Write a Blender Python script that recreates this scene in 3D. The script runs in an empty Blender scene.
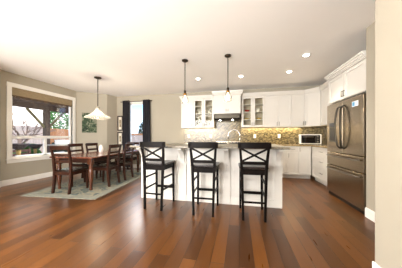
import bpy, bmesh, math, random
from mathutils import Vector, Matrix, noise
random.seed(7)
S = bpy.context.scene
COL = S.collection
PI = math.pi
R = math.radians

# ------------------------------------------------------------ camera
F, CY, YAW, H = 177.4, 137.45, 0.213, 1.12
cd = bpy.data.cameras.new('camera'); cam = bpy.data.objects.new('camera', cd); COL.objects.link(cam)
cam.location = (0, 0, H); cam.rotation_euler = (PI/2, 0, YAW)
cd.sensor_fit = 'HORIZONTAL'; cd.sensor_width = 36; cd.lens = F/402*36
cd.shift_y = (CY-134)/402; cd.clip_start = 0.05
S.camera = cam

# ------------------------------------------------------------ world, sun, lights, exposure
w = bpy.data.worlds.new('World'); S.world = w; w.use_nodes = True
nt = w.node_tree; bg = nt.nodes['Background']
tc = nt.nodes.new('ShaderNodeTexCoord'); sep = nt.nodes.new('ShaderNodeSeparateXYZ')
rp = nt.nodes.new('ShaderNodeValToRGB')
nt.links.new(tc.outputs['Generated'], sep.inputs[0]); nt.links.new(sep.outputs['Z'], rp.inputs[0])
e = rp.color_ramp.elements
e[0].position = 0.0; e[0].color = (1.0, 0.95, 0.90, 1)
e[1].position = 0.6; e[1].color = (0.24, 0.46, 0.9, 1)
n = rp.color_ramp.elements.new(0.05); n.color = (0.62, 0.80, 1.0, 1)
n = rp.color_ramp.elements.new(0.16); n.color = (0.24, 0.46, 0.9, 1)
mrx = nt.nodes.new('ShaderNodeMapRange'); mrx.inputs['From Min'].default_value = -0.58; mrx.inputs['From Max'].default_value = -0.76
hz = nt.nodes.new('ShaderNodeMixRGB'); hz.inputs[2].default_value = (0.86, 0.80, 0.76, 1)   # hazier, whiter sky to the west
nt.links.new(sep.outputs['X'], mrx.inputs[0]); nt.links.new(mrx.outputs[0], hz.inputs[0]); nt.links.new(rp.outputs[0], hz.inputs[1])
nt.links.new(hz.outputs[0], bg.inputs[0]); bg.inputs[1].default_value = 1.6

sl = bpy.data.lights.new('sun', 'SUN'); sl.energy = 1.8; sl.angle = R(1.0); sl.color = (1.0, 0.90, 0.76)
so = bpy.data.objects.new('sun', sl); COL.objects.link(so)
so.rotation_euler = Vector((-0.62, 0.25, -0.75)).to_track_quat('-Z', 'Y').to_euler()

def area(name, loc, target, sx, sy, power, color=(1, 1, 1)):
    l = bpy.data.lights.new(name, 'AREA'); l.shape = 'RECTANGLE'; l.size = sx; l.size_y = sy
    l.energy = power; l.color = color
    o = bpy.data.objects.new(name, l); COL.objects.link(o); o.location = loc
    o.rotation_euler = (Vector(target)-Vector(loc)).to_track_quat('-Z', 'Y').to_euler()
    return o
# added fill panel behind the camera, facing the room; no window there
area('rear_fill', (-1.6, -3.7, 1.5), (-1.4, 3.0, 1.6), 5.5, 2.4, 8, (1.0, 0.95, 0.88))
# added fill lamp behind the camera, tilted up to brighten the ceiling
area('ceiling_fill', (-2.5, -1.7, 1.6), (-2.0, 0.4, 2.66), 3.6, 1.8, 255, (1.0, 0.98, 0.96))
# bright sky north of the house, falling in through the curtained window
area('daylight_north', (-4.5, 7.5, 3.5), (-1.9, 3.0, 0.0), 1.6, 1.0, 380, (1.0, 0.95, 0.88))
S.view_settings.view_transform = 'Standard'; S.view_settings.look = 'None'
S.view_settings.exposure = 1.2; S.view_settings.gamma = 1.0; S.view_settings.use_curve_mapping = False

# ------------------------------------------------------------ materials
def lin(c):
    return tuple((x/255/12.92 if x/255 <= .04045 else ((x/255+.055)/1.055)**2.4) for x in c)
def mat(name, c, rough=.5, metal=0, var=.06, scale=6, bump=0, bscale=40, coat=0, spec=.5, stretch=None):
    m = bpy.data.materials.new(name); m.use_nodes = True
    t = m.node_tree; b = t.nodes['Principled BSDF']
    b.inputs['Roughness'].default_value = rough; b.inputs['Metallic'].default_value = metal
    b.inputs['Coat Weight'].default_value = coat; b.inputs['Specular IOR Level'].default_value = spec
    b.inputs['Coat Roughness'].default_value = .12
    co = t.nodes.new('ShaderNodeTexCoord'); mp = t.nodes.new('ShaderNodeMapping')
    t.links.new(co.outputs['Object'], mp.inputs[0])
    if stretch: mp.inputs['Scale'].default_value = stretch
    nz = t.nodes.new('ShaderNodeTexNoise'); nz.inputs['Scale'].default_value = scale; nz.inputs['Detail'].default_value = 4
    t.links.new(mp.outputs[0], nz.inputs['Vector'])
    r = t.nodes.new('ShaderNodeValToRGB'); c = lin(c)
    r.color_ramp.elements[0].position = .3; r.color_ramp.elements[1].position = .7
    r.color_ramp.elements[0].color = (*[max(0, x*(1-var)) for x in c], 1)
    r.color_ramp.elements[1].color = (*[min(1, x*(1+var)) for x in c], 1)
    t.links.new(nz.outputs[0], r.inputs[0]); t.links.new(r.outputs[0], b.inputs['Base Color'])
    if bump:
        n2 = t.nodes.new('ShaderNodeTexNoise'); n2.inputs['Scale'].default_value = bscale
        t.links.new(mp.outputs[0], n2.inputs['Vector'])
        bp = t.nodes.new('ShaderNodeBump'); bp.inputs['Strength'].default_value = bump; bp.inputs['Distance'].default_value = .01
        t.links.new(n2.outputs[0], bp.inputs['Height']); t.links.new(bp.outputs[0], b.inputs['Normal'])
    return m
def emis(name, c, s):
    m = bpy.data.materials.new(name); m.use_nodes = True; t = m.node_tree; t.nodes.clear()
    o = t.nodes.new('ShaderNodeOutputMaterial'); q = t.nodes.new('ShaderNodeEmission')
    q.inputs[0].default_value = (*c, 1); q.inputs[1].default_value = s; t.links.new(q.outputs[0], o.inputs[0]); return m
def glass(name, tint=(1, 1, 1), white=0.0, gloss=.9):
    m = bpy.data.materials.new(name); m.use_nodes = True; t = m.node_tree; t.nodes.clear()
    o = t.nodes.new('ShaderNodeOutputMaterial'); tr = t.nodes.new('ShaderNodeBsdfTransparent'); tr.inputs[0].default_value = (*tint, 1)
    g = t.nodes.new('ShaderNodeBsdfGlossy'); g.inputs['Roughness'].default_value = .03
    fr = t.nodes.new('ShaderNodeFresnel'); fr.inputs[0].default_value = 1.45
    mx = t.nodes.new('ShaderNodeMixShader')
    mt = t.nodes.new('ShaderNodeMath'); mt.operation = 'MULTIPLY'; mt.inputs[1].default_value = gloss
    t.links.new(fr.outputs[0], mt.inputs[0]); t.links.new(mt.outputs[0], mx.inputs[0])
    t.links.new(tr.outputs[0], mx.inputs[1]); t.links.new(g.outputs[0], mx.inputs[2])
    last = mx
    if white:
        d = t.nodes.new('ShaderNodeBsdfDiffuse'); d.inputs[0].default_value = (.95, .93, .88, 1)
        l = t.nodes.new('ShaderNodeBsdfTranslucent'); l.inputs[0].default_value = (.95, .93, .88, 1)
        a = t.nodes.new('ShaderNodeMixShader'); t.links.new(d.outputs[0], a.inputs[1]); t.links.new(l.outputs[0], a.inputs[2])
        z = t.nodes.new('ShaderNodeMixShader'); z.inputs[0].default_value = white
        t.links.new(mx.outputs[0], z.inputs[1]); t.links.new(a.outputs[0], z.inputs[2]); last = z
    t.links.new(last.outputs[0], o.inputs[0]); return m

def floor_material():
    m = bpy.data.materials.new('walnut planks'); m.use_nodes = True; t = m.node_tree; b = t.nodes['Principled BSDF']
    L = t.links.new
    co = t.nodes.new('ShaderNodeTexCoord'); mp = t.nodes.new('ShaderNodeMapping')
    mp.inputs['Rotation'].default_value = (0, 0, R(90)); L(co.outputs['Object'], mp.inputs[0])
    br = t.nodes.new('ShaderNodeTexBrick'); L(mp.outputs[0], br.inputs['Vector'])
    br.inputs['Scale'].default_value = 1; br.inputs['Brick Width'].default_value = 1.15; br.inputs['Row Height'].default_value = .128
    br.inputs['Mortar Size'].default_value = .0024; br.inputs['Mortar Smooth'].default_value = .3; br.offset = .37; br.offset_frequency = 2
    br.inputs['Bias'].default_value = -.05
    br.inputs['Color1'].default_value = (*lin((68, 39, 15)), 1); br.inputs['Color2'].default_value = (*lin((109, 66, 26)), 1)
    br.inputs['Mortar'].default_value = (*lin((30, 16, 8)), 1)
    m2 = t.nodes.new('ShaderNodeMapping'); m2.inputs['Scale'].default_value = (9, .7, 1); L(co.outputs['Object'], m2.inputs[0])
    nz = t.nodes.new('ShaderNodeTexNoise'); nz.inputs['Scale'].default_value = 2.2; nz.inputs['Detail'].default_value = 6; L(m2.outputs[0], nz.inputs['Vector'])
    rr = t.nodes.new('ShaderNodeValToRGB'); rr.color_ramp.elements[0].position = .3; rr.color_ramp.elements[1].position = .75
    rr.color_ramp.elements[0].color = (.9, .89, .88, 1); rr.color_ramp.elements[1].color = (1.06, 1.06, 1.06, 1); L(nz.outputs[0], rr.inputs[0])
    mx = t.nodes.new('ShaderNodeMixRGB'); mx.blend_type = 'MULTIPLY'; mx.inputs[0].default_value = 1
    L(br.outputs['Color'], mx.inputs[1]); L(rr.outputs[0], mx.inputs[2]); L(mx.outputs[0], b.inputs['Base Color'])
    b.inputs['Specular IOR Level'].default_value = .38
    n3 = t.nodes.new('ShaderNodeTexNoise'); n3.inputs['Scale'].default_value = 3; n3.inputs['Detail'].default_value = 2; L(m2.outputs[0], n3.inputs['Vector'])
    mr = t.nodes.new('ShaderNodeMapRange'); mr.inputs['To Min'].default_value = .24; mr.inputs['To Max'].default_value = .36
    L(n3.outputs[0], mr.inputs[0]); L(mr.outputs[0], b.inputs['Roughness'])
    b2 = t.nodes.new('ShaderNodeBump'); b2.invert = True; b2.inputs['Strength'].default_value = .5; b2.inputs['Distance'].default_value = .003
    L(br.outputs['Fac'], b2.inputs['Height']); L(b2.outputs[0], b.inputs['Normal'])
    return m
def brick_mat(name, c1, c2, mo, bw, rh, rough=.3, rot=(0, 0, 0), ms=.002, noise_amt=.5, spec=.5):
    m = bpy.data.materials.new(name); m.use_nodes = True; t = m.node_tree; b = t.nodes['Principled BSDF']; L = t.links.new
    co = t.nodes.new('ShaderNodeTexCoord'); mp = t.nodes.new('ShaderNodeMapping'); mp.inputs['Rotation'].default_value = rot
    L(co.outputs['Object'], mp.inputs[0])
    br = t.nodes.new('ShaderNodeTexBrick'); L(mp.outputs[0], br.inputs['Vector']); br.inputs['Scale'].default_value = 1
    br.inputs['Brick Width'].default_value = bw; br.inputs['Row Height'].default_value = rh; br.inputs['Mortar Size'].default_value = ms
    br.inputs['Color1'].default_value = (*lin(c1), 1); br.inputs['Color2'].default_value = (*lin(c2), 1); br.inputs['Mortar'].default_value = (*lin(mo), 1)
    nz = t.nodes.new('ShaderNodeTexNoise'); nz.inputs['Scale'].default_value = 22; nz.inputs['Detail'].default_value = 3; L(mp.outputs[0], nz.inputs['Vector'])
    rr = t.nodes.new('ShaderNodeValToRGB'); rr.color_ramp.elements[0].position = .35; rr.color_ramp.elements[1].position = .65
    k = 1-noise_amt
    rr.color_ramp.elements[0].color = (k, k, k, 1); rr.color_ramp.elements[1].color = (1.25, 1.22, 1.15, 1); L(nz.outputs[0], rr.inputs[0])
    mx = t.nodes.new('ShaderNodeMixRGB'); mx.blend_type = 'MULTIPLY'; mx.inputs[0].default_value = 1
    L(br.outputs['Color'], mx.inputs[1]); L(rr.outputs[0], mx.inputs[2]); L(mx.outputs[0], b.inputs['Base Color'])
    b.inputs['Roughness'].default_value = rough; b.inputs['Specular IOR Level'].default_value = spec
    return m
def ramp_noise_mat(name, cols, scale=3, rough=.9, detail=5, dist=0, voronoi=False, stretch=(1, 1, 1)):
    m = bpy.data.materials.new(name); m.use_nodes = True; t = m.node_tree; b = t.nodes['Principled BSDF']; L = t.links.new
    co = t.nodes.new('ShaderNodeTexCoord'); mp = t.nodes.new('ShaderNodeMapping'); mp.inputs['Scale'].default_value = stretch; L(co.outputs['Object'], mp.inputs[0])
    if voronoi:
        nz = t.nodes.new('ShaderNodeTexVoronoi'); nz.inputs['Scale'].default_value = scale; out = nz.outputs['Color']
    else:
        nz = t.nodes.new('ShaderNodeTexNoise'); nz.inputs['Scale'].default_value = scale; nz.inputs['Detail'].default_value = detail
        nz.inputs['Distortion'].default_value = dist; out = nz.outputs[0]
    L(mp.outputs[0], nz.inputs['Vector'])
    r = t.nodes.new('ShaderNodeValToRGB'); el = r.color_ramp.elements
    while len(el) < len(cols): el.new(.5)
    for i, c in enumerate(cols):
        el[i].position = .28+.44*i/(len(cols)-1); el[i].color = (*lin(c), 1)
    L(out, r.inputs[0]); L(r.outputs[0], b.inputs['Base Color']); b.inputs['Roughness'].default_value = rough
    return m

M = {}
M['floor'] = floor_material()
M['wall'] = mat('beige wall paint', (170, 162, 145), .85, var=.015, scale=2)
M['ceiling'] = mat('ceiling paint', (253, 251, 248), .9, var=.01, scale=2)
M['trim'] = mat('white trim paint', (243, 240, 233), .35, var=.01)
M['cab'] = mat('white cabinet paint', (214, 210, 202), .32, var=.012)
M['cabin'] = mat('cabinet interior', (200, 188, 168), .5, var=.02)
M['steel'] = mat('brushed steel', (168, 155, 136), .26, 1, var=.05, scale=8, stretch=(1, 1, 40))
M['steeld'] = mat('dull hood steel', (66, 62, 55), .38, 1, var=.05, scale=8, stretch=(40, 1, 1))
M['steel2'] = mat('satin handle metal', (130, 124, 114), .3, 1, var=.03)
M['black'] = mat('black plastic', (18, 17, 16), .3, var=.1)
M['blackglass'] = mat('black oven glass', (14, 12, 11), .08, var=.1)
M['espresso'] = mat('espresso wood', (11, 6, 4), .45, var=.25, scale=5, stretch=(8, 8, 1), spec=.09)
M['espseat'] = mat('espresso seat wood', (26, 14, 10), .3, var=.25, scale=5, stretch=(8, 1, 1))
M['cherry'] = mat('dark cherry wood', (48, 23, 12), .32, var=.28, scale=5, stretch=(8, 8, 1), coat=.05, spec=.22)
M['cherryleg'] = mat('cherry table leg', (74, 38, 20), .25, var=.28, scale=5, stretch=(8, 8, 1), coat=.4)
M['cherrytop'] = mat('cherry table top', (112, 62, 44), .2, var=.2, scale=5, stretch=(8, 1, 1), coat=.6)  # lighter than the legs: bright wall reflection put into the base colour
M['leather'] = mat('dark seat leather', (34, 22, 16), .25, var=.15, bump=.1, coat=.3)
M['granite'] = ramp_noise_mat('tan granite', [(72, 56, 36), (130, 108, 76), (164, 144, 108), (96, 76, 52)], 34, .16, 6)
M['granite2'] = ramp_noise_mat('grey granite', [(52, 50, 44), (98, 92, 80), (136, 126, 106), (72, 68, 60)], 34, .34, 6)
M['tile'] = brick_mat('mosaic tile', (66, 56, 34), (144, 128, 90), (104, 94, 70), .05, .025, .25, (R(90), 0, 0), noise_amt=.4)
M['tile_r'] = brick_mat('mosaic tile side', (66, 56, 34), (144, 128, 90), (104, 94, 70), .05, .025, .25, (0, R(90), 0), noise_amt=.4)
M['herring'] = brick_mat('herringbone tile', (62, 52, 28), (140, 122, 78), (92, 82, 56), .075, .022, .25, (R(90), 0, R(45)), noise_amt=.35)
M['brass'] = mat('aged brass', (150, 108, 48), .3, 1, var=.08)
M['bronze'] = mat('dark bronze', (52, 42, 32), .4, .6, var=.1)
M['nickel'] = mat('brushed nickel', (205, 198, 184), .25, 1, var=.03)
M['glass'] = glass('window glass', (.98, .99, .99), 0, .5)
M['cabglass'] = glass('cabinet glass', (.93, .93, .9), 0, .5)
M['shade'] = glass('clear shade glass', (.98, .97, .94), .03)
M['chshade'] = glass('seeded chandelier glass', (.97, .96, .93), .06)
M['bulb'] = emis('warm bulb', (1.0, .80, .50), 3)
M['lens'] = emis('downlight lens', (1.0, .93, .82), 22)
M['curtain'] = mat('charcoal curtain', (38, 37, 43), .85, var=.12, scale=30)
M['bamboo'] = mat('woven tan shade', (150, 132, 102), .8, var=.18, scale=14, stretch=(1, 1, 12), bump=.3)
M['bambood'] = mat('shade fringe', (96, 72, 48), .9, var=.3, scale=20)
M['rug'] = ramp_noise_mat('faded rug', [(40, 56, 58), (98, 108, 102), (142, 134, 112), (60, 78, 78), (112, 116, 106)], 3.6, .95, 7, 1.4)
M['rugb'] = ramp_noise_mat('rug border', [(104, 108, 98), (132, 130, 116), (96, 104, 98)], 9, .95, 6, .8)
M['whitecer'] = mat('white ceramic', (238, 234, 226), .2, var=.01)
M['redcer'] = mat('red ceramic', (168, 40, 26), .25, var=.05)
M['yelcer'] = mat('mustard ceramic', (190, 160, 70), .3, var=.05)
M['matboard'] = mat('cream mat board', (226, 218, 200), .8, var=.02)
M['printart'] = ramp_noise_mat('sepia print', [(84, 72, 56), (150, 132, 104), (200, 186, 158)], 9, .7)
M['framewood'] = mat('dark frame wood', (48, 34, 24), .4, var=.15)
M['canvas'] = ramp_noise_mat('botanical canvas', [(18, 28, 20), (38, 56, 36), (66, 84, 56), (150, 146, 126), (30, 42, 30)], 9, .8, 5, 1.5)
M['bark'] = mat('grey bark', (140, 114, 96), .9, var=.25, scale=9)
M['rustic'] = mat('rustic beam wood', (84, 66, 52), .85, var=.3, scale=7, stretch=(1, 8, 8))
M['reed'] = mat('dry reed cover', (150, 122, 92), .9, var=.3, scale=9)
M['brace'] = mat('sunlit brace wood', (112, 100, 64), .8, var=.15, scale=7)  # yellower than the beams, sunlight tinted into the brace colour
M['fencew'] = mat('weathered fence board', (196, 172, 152), .9, var=.15, scale=3, stretch=(8, 8, 1))
M['fenceo'] = mat('orange cedar board', (176, 118, 72), .85, var=.2, scale=3, stretch=(8, 8, 1))
M['patio'] = ramp_noise_mat('patio pavers', [(120, 108, 98), (150, 138, 126), (170, 158, 144)], 4, .9)
M['leafg'] = mat('green leaves', (84, 128, 56), .7, var=.35, scale=8)
M['leafd'] = mat('dark hedge leaves', (44, 58, 40), .8, var=.35, scale=8)
M['bowl'] = mat('dark iron bowl', (52, 40, 40), .5, var=.15)
M['stemy'] = mat('ochre stem', (150, 120, 58), .7, var=.15)
M['bench'] = mat('red brown bench wood', (92, 62, 48), .7, var=.2, scale=5)
M['greytop'] = mat('grey patio table top', (150, 144, 132), .6, var=.06)
M['whitepl'] = mat('white moulded plastic', (232, 228, 220), .5, var=.02)
M['sticker'] = mat('sticker white', (226, 232, 236), .5, var=.02)
M['stickerb'] = mat('sticker blue', (70, 150, 190), .5, var=.05)
M['plate'] = mat('outlet plastic', (244, 238, 224), .4, var=.01)

# ------------------------------------------------------------ mesh builder
class MB:
    def __init__(s): s.bm = bmesh.new()
    def _add(s, verts, faces, smooth=False):
        vs = [s.bm.verts.new(v) for v in verts]
        for f in faces:
            try:
                q = s.bm.faces.new([vs[i] for i in f]); q.smooth = smooth
            except ValueError: pass
        return s
    def box(s, x0, x1, y0, y1, z0, z1):
        v = [(x, y, z) for z in (z0, z1) for y in (y0, y1) for x in (x0, x1)]
        return s._add(v, [(0, 2, 3, 1), (4, 5, 7, 6), (0, 1, 5, 4), (2, 6, 7, 3), (0, 4, 6, 2), (1, 3, 7, 5)])
    def prism(s, poly, z0, z1):
        n = len(poly); v = [(x, y, z0) for x, y in poly]+[(x, y, z1) for x, y in poly]
        return s._add(v, [tuple(range(n))[::-1], tuple(range(n, 2*n))]+[(i, (i+1) % n, n+(i+1) % n, n+i) for i in range(n)])
    def prism_x(s, poly, x0, x1):   # poly in (y,z)
        n = len(poly); v = [(x0, y, z) for y, z in poly]+[(x1, y, z) for y, z in poly]
        return s._add(v, [tuple(range(n)), tuple(range(n, 2*n))[::-1]]+[(i, n+i, n+(i+1) % n, (i+1) % n) for i in range(n)])
    def sweep(s, pts, w, d):        # square section, horizontal slices
        v = []; f = []
        for i, p in enumerate(pts):
            ww = w[i] if isinstance(w, (list, tuple)) else w; dd = d[i] if isinstance(d, (list, tuple)) else d
            x, y, z = p
            v += [(x-ww/2, y-dd/2, z), (x+ww/2, y-dd/2, z), (x+ww/2, y+dd/2, z), (x-ww/2, y+dd/2, z)]
        for i in range(len(pts)-1):
            a = 4*i
            f += [(a+k, a+(k+1) % 4, a+4+(k+1) % 4, a+4+k) for k in range(4)]
        f += [(3, 2, 1, 0), tuple(len(v)-4+k for k in range(4))]
        return s._add(v, f)
    def bar(s, p0, p1, w, h, up=(0, 0, 1)):   # w sideways, h along up
        p0 = Vector(p0); p1 = Vector(p1); d = (p1-p0).normalized(); u = Vector(up)
        if abs(d.dot(u)) > .98: u = Vector((0, 1, 0))
        a = d.cross(u).normalized(); b = a.cross(d).normalized()
        v = []
        for p in (p0, p1): v += [p+a*w/2*i+b*h/2*j for i, j in ((-1, -1), (1, -1), (1, 1), (-1, 1))]
        return s._add(v, [(3, 2, 1, 0), (4, 5, 6, 7)]+[(k, (k+1) % 4, 4+(k+1) % 4, 4+k) for k in range(4)])
    def tube(s, pts, r, n=10, caps=True):
        pts = [Vector(p) for p in pts]; v = []; f = []; prev = None
        for i, p in enumerate(pts):
            d = (pts[min(i+1, len(pts)-1)]-pts[max(i-1, 0)]).normalized()
            if prev is None: a = d.orthogonal().normalized()
            else: a = (prev-d*prev.dot(d)).normalized()
            prev = a; b = d.cross(a)
            rr = r[i] if isinstance(r, (list, tuple)) else r
            v += [p+a*rr*math.cos(2*PI*k/n)+b*rr*math.sin(2*PI*k/n) for k in range(n)]
        for i in range(len(pts)-1):
            f += [(i*n+k, i*n+(k+1) % n, (i+1)*n+(k+1) % n, (i+1)*n+k) for k in range(n)]
        if caps: f += [tuple(range(n))[::-1], tuple(len(v)-n+k for k in range(n))]
        return s._add(v, f, True)
    def lathe(s, prof, n=20, c=(0, 0, 0)):    # (r,z) list
        v = []; f = []
        for r, z in prof: v += [(c[0]+r*math.cos(2*PI*k/n), c[1]+r*math.sin(2*PI*k/n), c[2]+z) for k in range(n)]
        for i in range(len(prof)-1):
            f += [(i*n+k, i*n+(k+1) % n, (i+1)*n+(k+1) % n, (i+1)*n+k) for k in range(n)]
        if prof[0][0] > 1e-4: f.append(tuple(range(n))[::-1])
        if prof[-1][0] > 1e-4 and abs(prof[-1][0]-prof[0][0]) > -1: f.append(tuple(len(v)-n+k for k in range(n)))
        return s._add(v, f, True)
    def shell(s, prof, n=24, c=(0, 0, 0), t=.004):   # open lathe with thickness
        full = list(prof)+[(max(r-t, .001), z) for r, z in prof[::-1]]
        v = []; f = []
        for r, z in full: v += [(c[0]+r*math.cos(2*PI*k/n), c[1]+r*math.sin(2*PI*k/n), c[2]+z) for k in range(n)]
        m = len(full)
        for i in range(m):
            j = (i+1) % m
            f += [(i*n+k, i*n+(k+1) % n, j*n+(k+1) % n, j*n+k) for k in range(n)]
        return s._add(v, f, True)
    def build(s, name, m, parent=None, bevel=0, loc=None, seg=2, weld=True):
        if weld: bmesh.ops.remove_doubles(s.bm, verts=s.bm.verts, dist=1e-6)
        bmesh.ops.recalc_face_normals(s.bm, faces=s.bm.faces)
        me = bpy.data.meshes.new(name); s.bm.to_mesh(me); s.bm.free(); me.materials.append(m)
        o = bpy.data.objects.new(name, me); COL.objects.link(o)
        if parent: o.parent = parent
        if loc: o.location = loc
        if bevel:
            q = o.modifiers.new('bevel', 'BEVEL'); q.width = bevel; q.segments = seg; q.limit_method = 'ANGLE'
        return o
def tag(o, label, cat, group=None, kind=None):
    o['label'] = label; o['category'] = cat
    if group: o['group'] = group
    if kind: o['kind'] = kind
    return o
def thing(name, label, cat, loc=(0, 0, 0), rz=0, group=None):
    o = bpy.data.objects.new(name, None); COL.objects.link(o); o.location = loc; o.rotation_euler = (0, 0, rz)
    o.empty_display_size = .1
    return tag(o, label, cat, group)
def struct(o): o['kind'] = 'structure'; return o
def copy_tree(o, parent=None):
    c = o.copy(); COL.objects.link(c)
    if parent: c.parent = parent
    for ch in list(o.children): copy_tree(ch, c)
    return c

# ------------------------------------------------------------ room shell
HC = 2.66
XB, YK, XR, XK = -5.30, 5.88, 1.755, 2.46
A, B, C1, C2 = (XB, 2.98), (XB, 4.89), (-4.62, 5.48), (-4.52, YK)
A0 = (-4.60, 2.28)
outline = [(-4.60, -3.9), A0, A, B, C1, C2, (XK, YK), (XK, -3.9)]
struct(MB().prism(outline, -.12, 0).build('floor', M['floor']))
struct(MB().prism([(-4.75, -3.9), (-4.75, 2.2), (-5.5, 2.9), (-5.5, 5.0), (-4.75, 5.62), (-4.7, 6.05), (2.65, 6.05), (2.65, -3.9)], HC, HC+.2).build('ceiling', M['ceiling']))

def wall(name, p0, p1, openings=(), T=.15, z1=HC, base=True, bname=None, m=None):
    p0 = Vector(p0); p1 = Vector(p1); L = (p1-p0).length; d = (p1-p0)/L   # room lies to the RIGHT of p0->p1; wall grows to the left
    mb = MB(); xs = 0
    for s0, s1, a, b in openings:
        mb.box(xs, s0, 0, T, 0, z1); mb.box(s0, s1, 0, T, 0, a); mb.box(s0, s1, 0, T, b, z1); xs = s1
    mb.box(xs, L, 0, T, 0, z1)
    o = struct(mb.build(name, m or M['wall'])); o.location = (p0.x, p0.y, 0); o.rotation_euler = (0, 0, math.atan2(d.y, d.x))
    if base:
        q = MB().box(0, L, -.016, 0, 0, .115).box(0, L, -.010, 0, .115, .132).build(bname or name.replace('wall', 'baseboard'), M['trim'])
        struct(q); q.location = o.location; q.rotation_euler = o.rotation_euler
    return o
# bay window opening along A->B ; s measured from A
WY0, WY1, WZ0, WZ1 = 3.17, 4.75, .61, 2.33
wall('wall_left', A, B, [(WY0-A[1], WY1-A[1], WZ0, WZ1)])
wall('wall_left_front', A0, A)
wall('wall_left_back', B, C1)
wall('wall_back_return', C1, C2)
wall('wall_left_rear', (-4.60, -3.9), A0)
wall('wall_rear', (XK, -3.9), (-4.60, -3.9))
BX0, BX1, BZ0, BZ1 = -4.02, -3.34, .80, 2.38
wall('wall_back', C2, (XK, YK), [(BX0-C2[0], BX1-C2[0], BZ0, BZ1)], base=False)
struct(MB().box(C2[0], -1.86, YK-.016, YK, 0, .115).box(C2[0], -1.86, YK-.010, YK, .115, .132).build('baseboard_back', M['trim']))
struct(MB().box(XK, XK+.15, 2.85, YK+.15, 0, HC).build('wall_right_kitchen', M['wall']))
struct(MB().box(XR, XK, 1.70, 2.95, 0, HC).build('wall_right', M['wall']))
struct(MB().box(XR-.016, XR, 1.70, 2.95, 0, .115).box(XR-.010, XR, 1.70, 2.95, .115, .132).build('baseboard_right', M['trim']))
struct(MB().box(1.054, XK+.15, -3.9, 1.68, 0, HC).build('wall_right_near', M['wall'], bevel=.012, seg=3))
struct(MB().box(1.040, 1.054, -3.9, 1.68, 0, .13).build('baseboard_right_near', M['trim']))

# bay window
win = bpy.data.objects.new('window_1', None); COL.objects.link(win); struct(win); win.location = (XB, 3.96, 0)
def W(y): return y-3.96
mb = MB()
c = .095
mb.box(0, .022, W(WY0-c), W(WY1+c), WZ1, WZ1+c); mb.box(0, .022, W(WY0-c), W(WY0), WZ0, WZ1); mb.box(0, .022, W(WY1), W(WY1+c), WZ0, WZ1)
mb.box(0, .022, W(WY0-c), W(WY1+c), WZ0-.10, WZ0-.02)
mb.build('window_casing', M['trim'], win, bevel=.004)
MB().box(-.14, .05, W(WY0-c-.015), W(WY1+c+.015), WZ0-.022, WZ0+.004).build('window_sill', M['trim'], win, bevel=.004)
mb = MB(); a = .045
mb.box(-.10, -.04, W(WY0), W(WY0+a), WZ0, WZ1); mb.box(-.10, -.04, W(WY1-a), W(WY1), WZ0, WZ1)
mb.box(-.10, -.04, W(WY0), W(WY1), WZ0, WZ0+a); mb.box(-.10, -.04, W(WY0), W(WY1), WZ1-a, WZ1)
mb.box(-.105, -.035, W(WY0), W(WY1), 1.09, 1.165)
mb.box(-.10, -.04, W(3.935), W(3.995), WZ0, 1.10)
mb.build('window_frame', M['trim'], win)
MB().box(-.074, -.068, W(WY0+a), W(WY1-a), WZ0+a, WZ1-a).build('window_pane', M['glass'], win)
MB().box(-.15, -.0, W(WY0)-.004, W(WY0), WZ0, WZ1).box(-.15, 0, W(WY1), W(WY1)+.004, WZ0, WZ1).box(-.15, 0, W(WY0), W(WY1), WZ1, WZ1+.004).build('window_jamb', M['trim'], win)
# back window
win = bpy.data.objects.new('window_2', None); COL.objects.link(win); struct(win); win.location = ((BX0+BX1)/2, YK, 0)
cx = (BX0+BX1)/2
def V(x): return x-cx
mb = MB(); c = .06
mb.box(V(BX0-c), V(BX1+c), -.02, 0, BZ1, BZ1+c); mb.box(V(BX0-c), V(BX0), -.02, 0, BZ0, BZ1); mb.box(V(BX1), V(BX1+c), -.02, 0, BZ0, BZ1); mb.box(V(BX0-c), V(BX1+c), -.03, 0, BZ0-c, BZ0)
mb.build('window_casing', M['trim'], win)
mb = MB()
mb.box(V(BX0), V(BX0+a), .04, .1, BZ0, BZ1); mb.box(V(BX1-a), V(BX1), .04, .1, BZ0, BZ1); mb.box(V(BX0), V(BX1), .04, .1, BZ0, BZ0+a); mb.box(V(BX0), V(BX1), .04, .1, BZ1-a, BZ1)
mb.build('window_frame', M['trim'], win)
MB().box(V(BX0+a), V(BX1-a), .068, .074, BZ0+a, BZ1-a).build('window_pane', M['glass'], win)

# ------------------------------------------------------------ outdoors
struct(MB().box(-40, XB-.16, -10, 40, -.35, -.15).box(XB-.16, 20, YK+.16, 40, -.35, -.15).build('ground', M['patio']))
# pergola
pg = thing('pergola', 'rustic brown timber pergola with braced post outside the dining window', 'pergola', (-8.3, 6.2, -.15))
MB().box(-.09, .09, -.09, .09, 0, 2.50).build('post', M['rustic'], pg)
MB().box(-.09, .09, -4.6-.09, -4.6+.09, 0, 2.50).build('post', M['rustic'], pg)
for sgn in (-1, 1):
    MB().bar((0, sgn*.09, 1.72), (0, sgn*.75, 2.44), .07, .08).build('brace', M['brace'], pg)
MB().box(-.1, .1, -6, 2.2, 2.46, 2.72).build('beam', M['rustic'], pg)
MB().box(1.2, 1.36, -6, 2.2, 2.50, 2.70).build('beam', M['rustic'], pg)
for k in range(12):
    y = -5.7+.68*k
    pts = [(-.6+i*.42, y+random.uniform(-.03, .03), 2.78+random.uniform(-.02, .02)) for i in range(8)]
    MB().tube(pts, .065, 8).build('rafter', M['rustic'], pg)
mb = MB()
for k in range(130):
    y = -5.9+k*.062; x0 = random.uniform(-.75, -.45); z0 = 2.87+random.uniform(0, .02)
    mb.tube([(x0, y, z0), (x0+1.6, y+random.uniform(-.1, .1), z0+random.uniform(-.01, .02)), (x0+2.9, y+random.uniform(-.05, .05), z0)], random.uniform(.025, .04), 5)
mb.build('reed_cover', M['reed'], pg, weld=False)
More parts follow.
